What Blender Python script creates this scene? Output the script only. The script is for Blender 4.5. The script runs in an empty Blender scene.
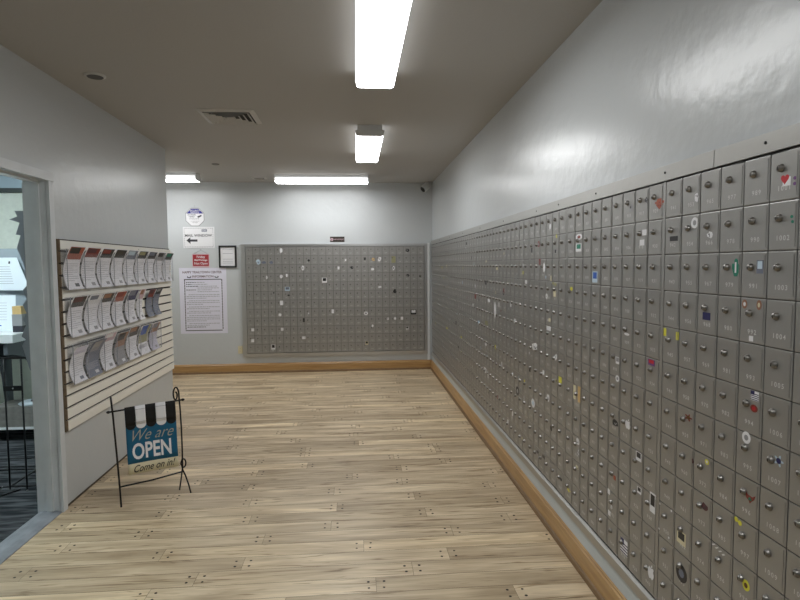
LAMP = 11.5; OLAMP = 16.0; EXPO = 0.9
import bpy, math, random
from mathutils import Matrix, Vector
random.seed(11)
SC = bpy.context.scene
COL = SC.collection
PI = math.pi

# ------------------------------------------------------------------ materials
MATS = {}
def mat(name, col, rough=.5, metal=0.0, spec=.5, bump=None, emit=None, var=None, coat=0.0):
    """plain procedural material; bump=(scale, strength), var=(scale, amount)"""
    if name in MATS: return MATS[name]
    m = bpy.data.materials.new(name); m.use_nodes = True
    nt = m.node_tree; b = nt.nodes['Principled BSDF']
    b.inputs['Base Color'].default_value = (*col, 1)
    b.inputs['Roughness'].default_value = rough
    b.inputs['Metallic'].default_value = metal
    b.inputs['Specular IOR Level'].default_value = spec
    b.inputs['Coat Weight'].default_value = coat
    if emit:
        b.inputs['Emission Color'].default_value = (*emit[0], 1)
        b.inputs['Emission Strength'].default_value = emit[1]
    tc = None
    if bump or var:
        tc = nt.nodes.new('ShaderNodeTexCoord')
    if bump:
        n = nt.nodes.new('ShaderNodeTexNoise'); n.inputs['Scale'].default_value = bump[0]; n.inputs['Detail'].default_value = 4
        nt.links.new(tc.outputs['Object'], n.inputs['Vector'])
        bp = nt.nodes.new('ShaderNodeBump'); bp.inputs['Strength'].default_value = bump[1]; bp.inputs['Distance'].default_value = .01
        nt.links.new(n.outputs['Fac'], bp.inputs['Height']); nt.links.new(bp.outputs['Normal'], b.inputs['Normal'])
    if var:
        n = nt.nodes.new('ShaderNodeTexNoise'); n.inputs['Scale'].default_value = var[0]; n.inputs['Detail'].default_value = 5
        nt.links.new(tc.outputs['Object'], n.inputs['Vector'])
        r = nt.nodes.new('ShaderNodeValToRGB')
        r.color_ramp.elements[0].position = .3; r.color_ramp.elements[1].position = .7
        r.color_ramp.elements[0].color = (*[c*(1-var[1]) for c in col], 1)
        r.color_ramp.elements[1].color = (*[min(1, c*(1+var[1])) for c in col], 1)
        nt.links.new(n.outputs['Fac'], r.inputs['Fac']); nt.links.new(r.outputs['Color'], b.inputs['Base Color'])
    MATS[name] = m
    return m

def wood_mat(name, c0, c1, axis=0, rough=.35, scale=1.0):
    m = bpy.data.materials.new(name); m.use_nodes = True
    nt = m.node_tree; b = nt.nodes['Principled BSDF']; b.inputs['Roughness'].default_value = rough
    tc = nt.nodes.new('ShaderNodeTexCoord'); mp = nt.nodes.new('ShaderNodeMapping')
    s = [22*scale]*3; s[axis] = 1.4*scale
    mp.inputs['Scale'].default_value = s
    n = nt.nodes.new('ShaderNodeTexNoise'); n.inputs['Scale'].default_value = 2.0; n.inputs['Detail'].default_value = 6; n.inputs['Distortion'].default_value = .6
    r = nt.nodes.new('ShaderNodeValToRGB'); r.color_ramp.elements[0].position = .3; r.color_ramp.elements[1].position = .7
    r.color_ramp.elements[0].color = (*c0, 1); r.color_ramp.elements[1].color = (*c1, 1)
    L = nt.links.new
    L(tc.outputs['Object'], mp.inputs['Vector']); L(mp.outputs['Vector'], n.inputs['Vector']); L(n.outputs['Fac'], r.inputs['Fac']); L(r.outputs['Color'], b.inputs['Base Color'])
    return m

def plank_mat():
    m = bpy.data.materials.new('floor_planks'); m.use_nodes = True
    nt = m.node_tree; b = nt.nodes['Principled BSDF']; L = nt.links.new
    at = nt.nodes.new('ShaderNodeAttribute'); at.attribute_name = 'plank'
    tc = nt.nodes.new('ShaderNodeTexCoord')
    off = nt.nodes.new('ShaderNodeVectorMath'); off.operation = 'MULTIPLY'; off.inputs[1].default_value = (37, 23, 51)
    L(at.outputs['Color'], off.inputs[0])
    add = nt.nodes.new('ShaderNodeVectorMath'); add.operation = 'ADD'
    L(tc.outputs['Object'], add.inputs[0]); L(off.outputs[0], add.inputs[1])
    def noise(sc, vec, detail, dist=0.0):
        mp = nt.nodes.new('ShaderNodeMapping'); mp.inputs['Scale'].default_value = vec
        n = nt.nodes.new('ShaderNodeTexNoise'); n.inputs['Scale'].default_value = sc; n.inputs['Detail'].default_value = detail; n.inputs['Distortion'].default_value = dist
        L(add.outputs[0], mp.inputs['Vector']); L(mp.outputs['Vector'], n.inputs['Vector']); return n.outputs['Fac']
    broad = noise(1.0, (1.5, 11, 1), 3, .5)
    fine = noise(1.0, (4, 80, 1), 4, .8)
    streak = noise(1.0, (2.2, 30, 1), 6, 1.8)
    def ramp(fac, stops):
        r = nt.nodes.new('ShaderNodeValToRGB'); e = r.color_ramp.elements
        while len(e) < len(stops): e.new(.5)
        for i, (p, c) in enumerate(stops): e[i].position = p; e[i].color = (*c, 1)
        L(fac, r.inputs['Fac']); return r.outputs['Color']
    base = ramp(broad, [(.28, PL_DARK), (.5, PL_MID), (.72, PL_LIGHT)])
    fn = ramp(fine, [(.3, (.86, .85, .83)), (.65, (1.05, 1.05, 1.05))])
    st = ramp(streak, [(.32, (.50, .43, .34)), (.43, (1, 1, 1))])
    sep = nt.nodes.new('ShaderNodeSeparateColor'); L(at.outputs['Color'], sep.inputs['Color'])
    tone = ramp(sep.outputs['Red'], [(0, (.78, .76, .73)), (.25, (.92, .91, .90)), (.7, (1, 1, 1)), (1, (1.10, 1.09, 1.05))])
    def mul(a, c):
        x = nt.nodes.new('ShaderNodeMix'); x.data_type = 'RGBA'; x.blend_type = 'MULTIPLY'; x.inputs['Factor'].default_value = 1
        L(a, x.inputs['A']); L(c, x.inputs['B']); return x.outputs['Result']
    L(mul(mul(mul(base, fn), st), tone), b.inputs['Base Color'])
    rr = nt.nodes.new('ShaderNodeMapRange'); rr.inputs['To Min'].default_value = .30; rr.inputs['To Max'].default_value = .5
    L(fine, rr.inputs['Value']); L(rr.outputs['Result'], b.inputs['Roughness'])
    bp = nt.nodes.new('ShaderNodeBump'); bp.inputs['Strength'].default_value = .25; bp.inputs['Distance'].default_value = .002
    L(fine, bp.inputs['Height']); L(bp.outputs['Normal'], b.inputs['Normal'])
    b.inputs['Specular IOR Level'].default_value = .5
    return m

PL_DARK = (.45, .34, .215); PL_MID = (.60, .475, .315); PL_LIGHT = (.82, .68, .475)

def clear_mat():
    m = bpy.data.materials.new('clear_acrylic'); m.use_nodes = True
    nt = m.node_tree; nt.nodes.clear(); L = nt.links.new
    o = nt.nodes.new('ShaderNodeOutputMaterial'); mx = nt.nodes.new('ShaderNodeMixShader'); mx.inputs[0].default_value = .06
    t = nt.nodes.new('ShaderNodeBsdfTransparent'); t.inputs[0].default_value = (.98, .98, .985, 1)
    g = nt.nodes.new('ShaderNodeBsdfPrincipled'); g.inputs['Base Color'].default_value = (.85, .87, .9, 1); g.inputs['Roughness'].default_value = .12
    L(t.outputs[0], mx.inputs[1]); L(g.outputs[0], mx.inputs[2]); L(mx.outputs[0], o.inputs[0])
    return m

def carpet_mat():
    m = bpy.data.materials.new('carpet_tile'); m.use_nodes = True
    nt = m.node_tree; b = nt.nodes['Principled BSDF']; L = nt.links.new
    b.inputs['Roughness'].default_value = .95; b.inputs['Specular IOR Level'].default_value = .1
    tc = nt.nodes.new('ShaderNodeTexCoord'); mp = nt.nodes.new('ShaderNodeMapping'); mp.inputs['Scale'].default_value = (2.2, 16, 1); mp.inputs['Rotation'].default_value = (0, 0, -.5)
    n = nt.nodes.new('ShaderNodeTexNoise'); n.inputs['Scale'].default_value = 1.6; n.inputs['Detail'].default_value = 3
    r = nt.nodes.new('ShaderNodeValToRGB'); r.color_ramp.elements[0].position = .42; r.color_ramp.elements[1].position = .62
    r.color_ramp.elements[0].color = (.018, .021, .024, 1); r.color_ramp.elements[1].color = (.085, .09, .097, 1)
    L(tc.outputs['Object'], mp.inputs['Vector']); L(mp.outputs['Vector'], n.inputs['Vector']); L(n.outputs['Fac'], r.inputs['Fac']); L(r.outputs['Color'], b.inputs['Base Color'])
    return m

WALLC = (.55, .575, .59)
M_wall = mat('wall_paint', WALLC, .275, bump=(12, .28))
M_ceil = mat('ceiling_paint', (.45, .44, .425), .75, bump=(60, .08))
M_floor = plank_mat()
M_gap = mat('floor_gap', (.09, .065, .04), .8)
M_peg = mat('floor_peg', (.02, .014, .01), .7)
M_oak = wood_mat('oak_trim', (.36, .20, .075), (.50, .31, .13), 1, .35)
M_oakx = wood_mat('oak_trim_cross', (.36, .20, .075), (.50, .31, .13), 0, .35)
M_shoe = wood_mat('oak_shoe', (.15, .085, .035), (.22, .13, .055), 1, .5)
M_door = mat('mailbox_door', (.36, .355, .342), .40, metal=.70, bump=(90, .04), var=(3.0, .06))
M_carc = mat('mailbox_carcass', (.16, .155, .15), .5, metal=.4)
M_lock = mat('lock_nickel', (.27, .26, .245), .28, metal=1.0)
M_slot = mat('lock_slot', (.02, .02, .02), .6)
M_num = mat('number_paint', (.66, .66, .65), .5)
M_alu = mat('aluminium_trim', (.44, .435, .415), .36, metal=.8, bump=(40, .03))
M_black = mat('black_gap', (.012, .012, .012), .6)
M_white = mat('white_paint', (.74, .76, .77), .4)
M_frame = mat('door_frame_paint', (.66, .69, .72), .35, bump=(30, .06), var=(9, .05))
M_emit = mat('lamp_diffuser', (.9, .9, .9), .5, emit=((.99, 1.0, 1.0), LAMP))
M_emits = mat('lamp_diffuser_side', (.9, .9, .9), .5, emit=((.99, 1.0, 1.0), LAMP*.11))
M_house = mat('lamp_housing', (.75, .76, .77), .4)
M_clear = clear_mat()
M_carpet = carpet_mat()
M_wire = mat('black_wire', (.012, .012, .013), .35, metal=.3)
M_slat = mat('slatwall_laminate', (.93, .90, .82), .4)
M_mdf = mat('raw_board_edge', (.24, .175, .11), .8, var=(20, .25))
M_groove = mat('slat_groove', (.035, .025, .018), .8)
M_paper = mat('paper', (.86, .86, .90), .6)
M_greyprint = mat('grey_print', (.40, .40, .44), .6)
CMAP = dict(white=(.78, .78, .80), grey=(.30, .30, .31), black=(.02, .02, .022), orange=(.36, .075, .03), rust=(.22, .03, .02), red=(.50, .015, .025),
            purple=(.15, .05, .20), green=(.01, .20, .13), slate=(.17, .19, .25), paleblue=(.50, .62, .72), copper=(.30, .15, .09), cream=(.68, .62, .42),
            navy=(.01, .01, .09), yellow=(.70, .66, .06), blue=(.02, .10, .45), brown=(.12, .05, .01), maroon=(.08, .02, .03), tan=(.62, .42, .18),
            olive=(.34, .33, .18), teal=(.01, .13, .22), darkred=(.33, .02, .03), sand=(.66, .60, .42), ink=(.03, .03, .04), pink=(.62, .45, .50), darkbrown=(.03, .022, .016),
            royal=(.02, .02, .25), lilac=(.62, .60, .72))
def cm(n): return mat('print_' + n, CMAP[n], .45)

# ------------------------------------------------------------------ mesh builder
class MB:
    def __init__(s): s.v = []; s.f = []; s.m = []; s.sm = []
    def add(s, vs, fs, mi=0, smooth=False):
        o = len(s.v); s.v += [tuple(v) for v in vs]
        for f in fs: s.f.append(tuple(o+i for i in f)); s.m.append(mi); s.sm.append(smooth)
    def box(s, a, b, mi=0):
        x0, x1 = sorted((a[0], b[0])); y0, y1 = sorted((a[1], b[1])); z0, z1 = sorted((a[2], b[2]))
        s.add([(x0,y0,z0),(x1,y0,z0),(x1,y1,z0),(x0,y1,z0),(x0,y0,z1),(x1,y0,z1),(x1,y1,z1),(x0,y1,z1)],
              [(0,3,2,1),(4,5,6,7),(0,1,5,4),(1,2,6,5),(2,3,7,6),(3,0,4,7)], mi)
    def prism(s, poly, z0, z1, mi=0, mi_side=None):
        """polygon in local x,y (anticlockwise) extruded in z"""
        n = len(poly)
        vs = [(p[0], p[1], z0) for p in poly] + [(p[0], p[1], z1) for p in poly]
        s.add(vs, [tuple(range(n-1, -1, -1)), tuple(range(n, 2*n))], mi)
        s.add(vs, [(i, (i+1) % n, n+(i+1) % n, n+i) for i in range(n)], mi if mi_side is None else mi_side)
    def extr(s, poly, axis, a, b, mi=0):
        """polygon extruded along world axis: axis 0 -> poly=(y,z), axis 1 -> poly=(x,z)"""
        n = len(poly)
        if axis == 0: vs = [(a, p[0], p[1]) for p in poly] + [(b, p[0], p[1]) for p in poly]
        else: vs = [(p[0], a, p[1]) for p in poly] + [(p[0], b, p[1]) for p in poly]
        s.add(vs, [tuple(range(n-1, -1, -1)), tuple(range(n, 2*n))] + [(i, (i+1) % n, n+(i+1) % n, n+i) for i in range(n)], mi)
    def lathe(s, prof, c=(0,0,0), seg=16, mi=0, smooth=True):
        """profile [(r, h)] around local z"""
        vs = []
        for r, h in prof:
            for i in range(seg):
                a = 2*PI*i/seg; vs.append((c[0]+r*math.cos(a), c[1]+r*math.sin(a), c[2]+h))
        fs = []
        for k in range(len(prof)-1):
            for i in range(seg):
                j = (i+1) % seg; fs.append((k*seg+i, k*seg+j, (k+1)*seg+j, (k+1)*seg+i))
        s.add(vs, fs, mi, smooth)
        s.add(vs[-seg:], [tuple(range(seg))], mi, False)
        s.add(vs[:seg], [tuple(range(seg-1, -1, -1))], mi, False)
    def tube(s, pts, r, seg=8, mi=0):
        pts = [Vector(p) for p in pts]; vs = []; n = len(pts)
        t0 = (pts[1]-pts[0]).normalized(); up = Vector((0,0,1)) if abs(t0.z) < .9 else Vector((1,0,0))
        a = t0.cross(up).normalized()
        for i, p in enumerate(pts):
            t = (pts[min(i+1, n-1)]-pts[max(i-1, 0)]).normalized()
            a = (a - t*a.dot(t)).normalized(); b = t.cross(a)
            for k in range(seg):
                w = 2*PI*k/seg; vs.append(p+a*(r*math.cos(w))+b*(r*math.sin(w)))
        fs = [(i*seg+k, i*seg+(k+1) % seg, (i+1)*seg+(k+1) % seg, (i+1)*seg+k) for i in range(n-1) for k in range(seg)]
        fs += [tuple(range(seg-1, -1, -1)), tuple((n-1)*seg+k for k in range(seg))]
        s.add(vs, fs, mi, True)
    def text(s, body, x, y, size, z, mi=0, shear=0.0, align='CENTER', thick=0.0, sx=1.0, rot=0.0):
        vs, fs = digits(body) if body.isdigit() else glyphs(body, shear, align, thick)
        c, q = math.cos(rot), math.sin(rot)
        s.add([(x+(v[0]*sx*c-v[1]*q)*size, y+(v[0]*sx*q+v[1]*c)*size, z) for v in vs], fs, mi)
    def obj(s, name, mats, parent=None, M=None):
        me = bpy.data.meshes.new(name); me.from_pydata(s.v, [], s.f)
        for m in (mats if isinstance(mats, (list, tuple)) else [mats]): me.materials.append(m)
        me.polygons.foreach_set('material_index', s.m); me.polygons.foreach_set('use_smooth', s.sm); me.update()
        return link(name, me, parent, M)
def link(name, me, parent=None, M=None):
    o = bpy.data.objects.new(name, me); COL.objects.link(o)
    if parent: o.parent = parent
    if M is not None: o.matrix_local = M
    return o

_G = {}
def glyphs(body, shear=0.0, align='CENTER', thick=0.0):
    k = (body, shear, align, thick)
    if k in _G: return _G[k]
    cu = bpy.data.curves.new('t', 'FONT'); cu.body = body; cu.size = 1; cu.shear = shear; cu.align_x = align; cu.align_y = 'CENTER'; cu.offset = thick; cu.resolution_u = 4
    o = bpy.data.objects.new('t', cu); COL.objects.link(o)
    dg = bpy.context.evaluated_depsgraph_get(); dg.update()
    me = bpy.data.meshes.new_from_object(o.evaluated_get(dg))
    r = ([tuple(v.co) for v in me.vertices], [tuple(p.vertices) for p in me.polygons])
    bpy.data.objects.remove(o); bpy.data.curves.remove(cu); bpy.data.meshes.remove(me)
    _G[k] = r; return r

_D = {}
def digits(s):
    if not _D:
        for ch in '0123456789': _D[ch] = glyphs(ch, 0.0, 'CENTER', .012)
    vs = []; fs = []
    for i, ch in enumerate(s):
        v, f = _D[ch]; o = len(vs); dx = (i-(len(s)-1)/2)*.68
        vs += [(p[0]+dx, p[1]) for p in v]; fs += [tuple(o+k for k in q) for q in f]
    return vs, fs

def thing(name, label, cat, group=None, M=None):
    o = bpy.data.objects.new(name, None); COL.objects.link(o); o.empty_display_size = .05
    if M is not None: o.matrix_world = M
    return tag(o, label, cat, group)
def tag(o, label, cat, group=None):
    o['label'] = label; o['category'] = cat
    if group: o['group'] = group
    return o
def struct(o): o['kind'] = 'structure'; return o
def frame(o, ux):
    """matrix with local x along ux (horizontal), local y up, local z out of the surface"""
    ux = Vector(ux).normalized(); uy = Vector((0,0,1)); n = ux.cross(uy)
    return Matrix(((ux.x, uy.x, n.x, o[0]), (ux.y, uy.y, n.y, o[1]), (ux.z, uy.z, n.z, o[2]), (0,0,0,1)))
T = Matrix.Translation

# ------------------------------------------------------------------ room dimensions
H = 2.725; RX = 1.13; BY = 8.13; LEND = 5.875; DOY0 = 2.62; DOY1 = 3.58; DOZ = 2.066; WT = .125; FRONT = -1.6
FAR_L = -4.2
def lx(y): return -1.8606 - math.tan(.0124)*(y-3)
OFFX = -5.2; OFFY = 5.75; OFFY0 = 1.2

# ---- floor: planks running across the room
fl = MB(); cols = []
PW = .1273; PLEN = 1.075
known = [.735,.082,.272,.477,.028,.541,-.161,.42,-.135,.374,-.162,.314,-.04,.331,.688,.291,-.427]
k0 = int((FRONT-2.6)/PW)-1; k1 = int((BY-2.6)/PW)+2
for k in range(k0, k1):
    yc = 2.6+PW*k; ya = max(yc-PW/2+.0011, FRONT); yb = min(yc+PW/2-.0011, BY)
    if yb <= ya: continue
    xl = FAR_L if yc > LEND-.05 else lx(yc)-.01
    off = known[k+1] if -1 <= k <= 15 else (.0 if k % 2 else .5)+random.uniform(-.2, .2)
    j = off - PLEN*math.ceil((off-xl)/PLEN)
    while j < RX:
        a = max(j+.0007, xl); b = min(j+PLEN-.0007, RX)
        if b > a+.01:
            fl.add([(a,ya,0),(b,ya,0),(b,yb,0),(a,yb,0)], [(0,1,2,3)], 0)
            t = random.random(); cols.append((t if random.random() > .12 else 0.0, random.random(), random.random()))
        for sx in (-.037, .037):
            for sy in (-.026, .026):
                px = j+sx+random.uniform(-.003, .003); py = yc+sy
                if xl+.01 < px < RX-.04 and FRONT < py < BY-.03:
                    r = random.uniform(.0062, .0078)
                    fl.add([(px+r*math.cos(2*PI*i/8), py+r*math.sin(2*PI*i/8), .0006) for i in range(8)], [tuple(range(8))], 2)
                    cols.append((.5, .5, .5))
        j += PLEN
fl.box((FAR_L, FRONT, -.06), (RX+.05, BY+.05, -.0025), 1)
cols += [(.5,.5,.5)]*6
floor = struct(fl.obj('floor', [M_floor, M_gap, M_peg]))
ca = floor.data.color_attributes.new('plank', 'FLOAT_COLOR', 'CORNER')
i = 0
for p, c in zip(floor.data.polygons, cols):
    for _ in p.loop_indices: ca.data[i].color = (*c, 1); i += 1

b = MB(); b.box((OFFX-.1, FRONT, H), (RX+.2, BY+.2, H+.1)); struct(b.obj('ceiling', M_ceil))

# ---- right wall with the opening that holds the mailboxes
ZB, ZT = .2689, 1.8289; RY0, RY1 = 1.027, 8.079
b = MB(); W = .45
for lo, hi in (((RX, FRONT, ZT), (RX+W, BY+.1, H)), ((RX, FRONT, 0), (RX+W, BY+.1, ZB)), ((RX, RY1, ZB), (RX+W, BY+.1, ZT)), ((RX, FRONT, ZB), (RX+W, RY0, ZT))):
    b = MB(); b.box(lo, hi); struct(b.obj('wall_right', M_wall))
# ---- back wall
BX0, BX1, BZ0, BZ1 = -1.557, 1.009, .288, 1.812
b = MB()
for lo, hi in (((FAR_L-.1, BY, BZ1), (RX, BY+W, H)), ((FAR_L-.1, BY, 0), (RX, BY+W, BZ0)), ((FAR_L-.1, BY, BZ0), (BX0, BY+W, BZ1)), ((BX1, BY, BZ0), (RX, BY+W, BZ1))):
    b = MB(); b.box(lo, hi); struct(b.obj('wall_back', M_wall))
b = MB(); b.box((FAR_L-.1, OFFY+.12, 0), (FAR_L, BY, H)); struct(b.obj('wall_alcove', M_wall))
b = MB(); b.box((OFFX-.1, FRONT-.1, 0), (RX+W, FRONT, H)); struct(b.obj('wall_front', M_wall))
# ---- left wall with the doorway
def lwall(b, ya, yb, za, zb):
    p = [(lx(ya), ya), (lx(yb), yb), (lx(yb)-WT, yb), (lx(ya)-WT, ya)]
    b.prism(p[::1] if True else p, za, zb)
b = MB(); lwall(b, DOY1+.012, LEND, 0, H); struct(b.obj('wall_left', M_wall)); b = MB()
lwall(b, DOY0-.012, DOY1+.012, DOZ+.012, H); struct(b.obj('wall_left', M_wall)); b = MB()
lwall(b, FRONT, DOY0-.012, 0, H); struct(b.obj('wall_left', M_wall))
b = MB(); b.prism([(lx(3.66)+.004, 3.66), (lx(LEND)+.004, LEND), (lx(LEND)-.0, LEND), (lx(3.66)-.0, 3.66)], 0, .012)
struct(b.obj('floor_edge_strip', mat('floor_edge_grime', (.10, .075, .05), .8)))  # thin dark brown strip along the wall foot; this wall has no baseboard
# door frame: casing, jamb with stop, header
b = MB()
y = DOY1
for (ya, yb, d) in ((DOY1, DOY1+.052, .020), (DOY0-.052, DOY0, .020)):
    b.box((lx(ya)-.002, ya, 0), (lx(ya)+d, yb, DOZ+.052))
b.box((lx(3.1)-.006, DOY0, DOZ), (lx(3.1)+.021, DOY1+.052, DOZ+.052))
b.box((lx(3.5)-WT-.012, DOY1, 0), (lx(3.5), DOY1+.0125, DOZ)); b.box((lx(3.5)-WT-.012, DOY0-.0125, 0), (lx(3.5), DOY0, DOZ))
b.box((lx(3.1)-WT-.012, DOY0-.012, DOZ), (lx(3.1), DOY1+.012, DOZ+.0125))
b.box((lx(3.5)-.075, DOY1-.012, 0), (lx(3.5)-.038, DOY1, DOZ-.012)); b.box((lx(3.5)-.075, DOY0, 0), (lx(3.5)-.038, DOY0+.012, DOZ-.012))
b.box((lx(3.1)-.075, DOY0, DOZ-.012), (lx(3.1)-.038, DOY1, DOZ))
for z in (.33, 1.75): b.box((lx(3.5)-.030, DOY1-.0015, z), (lx(3.5)-.006, DOY1, z+.11), 0)
struct(b.obj('trim_1', M_frame))
b = MB(); x0 = lx(3.1)-WT-.01; x1 = lx(3.1)+.004
b.extr([(x0, 0), (x0, .006), (x0+.03, .013), (x1-.03, .013), (x1, .004), (x1, 0)], 1, DOY0, DOY1)
for q in (.035, .05, .085, .1): b.box((x0+q, DOY0, .013), (x0+q+.004, DOY1, .0145))
struct(b.obj('trim_2', mat('threshold_metal', (.36, .38, .41), .4, metal=.6, var=(12, .15))))

# ---- wooden baseboards
def prof(th): return [(0, 0), (th+.012, 0), (th+.012, .012), (th+.008, .022), (th, .028), (th, .118), (th-.006, .124), (th-.006, .132), (th-.012, .138), (0, .138)]
def baseboard(name, axis, wallpos, sign, a, c, mt):
    b = MB()
    p = [(wallpos+sign*q[0], q[1]) for q in prof(.028)]
    if sign > 0: p = p[::-1]
    b.extr(p, axis, a, c)
    o = b.obj(name, [mt, M_shoe])
    for pl in o.data.polygons:
        if pl.center.z < .026 and len(pl.vertices) == 4: pl.material_index = 1
    return struct(o)
baseboard('baseboard_right', 1, RX, -1, FRONT, BY, M_oak)
baseboard('baseboard_back', 0, BY, -1, FAR_L, RX-.03, M_oakx)
# ---- painted corner bead and strip under the right bank
b = MB(); b.box((1.052, BY-.028, .138), (1.085, BY, 1.86)); struct(b.obj('trim_3', M_white))
b = MB(); b.box((1.112, FRONT, .14), (RX, 8.06, .212)); struct(b.obj('trim_4', mat('strip_paint', (.50, .55, .57), .3)))

# ---- room behind the doorway
LI = lx(3.6)-WT
b = MB(); b.box((OFFX, OFFY0, -.05), (LI+.012, OFFY, -.0005)); struct(b.obj('floor_office', M_carpet))
M_offwall = mat('office_wall_paint', (.66, .69, .62), .5, bump=(40, .1), var=(30, .05))
b = MB(); b.box((OFFX, OFFY, 0), (lx(5.8)-WT, OFFY+.12, H)); struct(b.obj('wall_office_back', M_offwall))
b = MB(); b.box((OFFX-.1, OFFY0, 0), (OFFX, OFFY, H)); b.box((OFFX-.1, OFFY0-.1, 0), (lx(1.2)-WT, OFFY0, H)); struct(b.obj('wall_office_side', M_offwall))
b = MB(); b.box((OFFX, OFFY-.03, 2.27), (lx(5.75)-WT, OFFY, 2.31)); struct(b.obj('trim_5', mat('dark_rail', (.04, .05, .05), .5)))
b = MB(); b.box((OFFX, OFFY-.006, 2.31), (lx(5.75)-WT, OFFY, H)); struct(b.obj('trim_6', mat('upper_office_paint', (.42, .52, .60), .5)))
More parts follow.
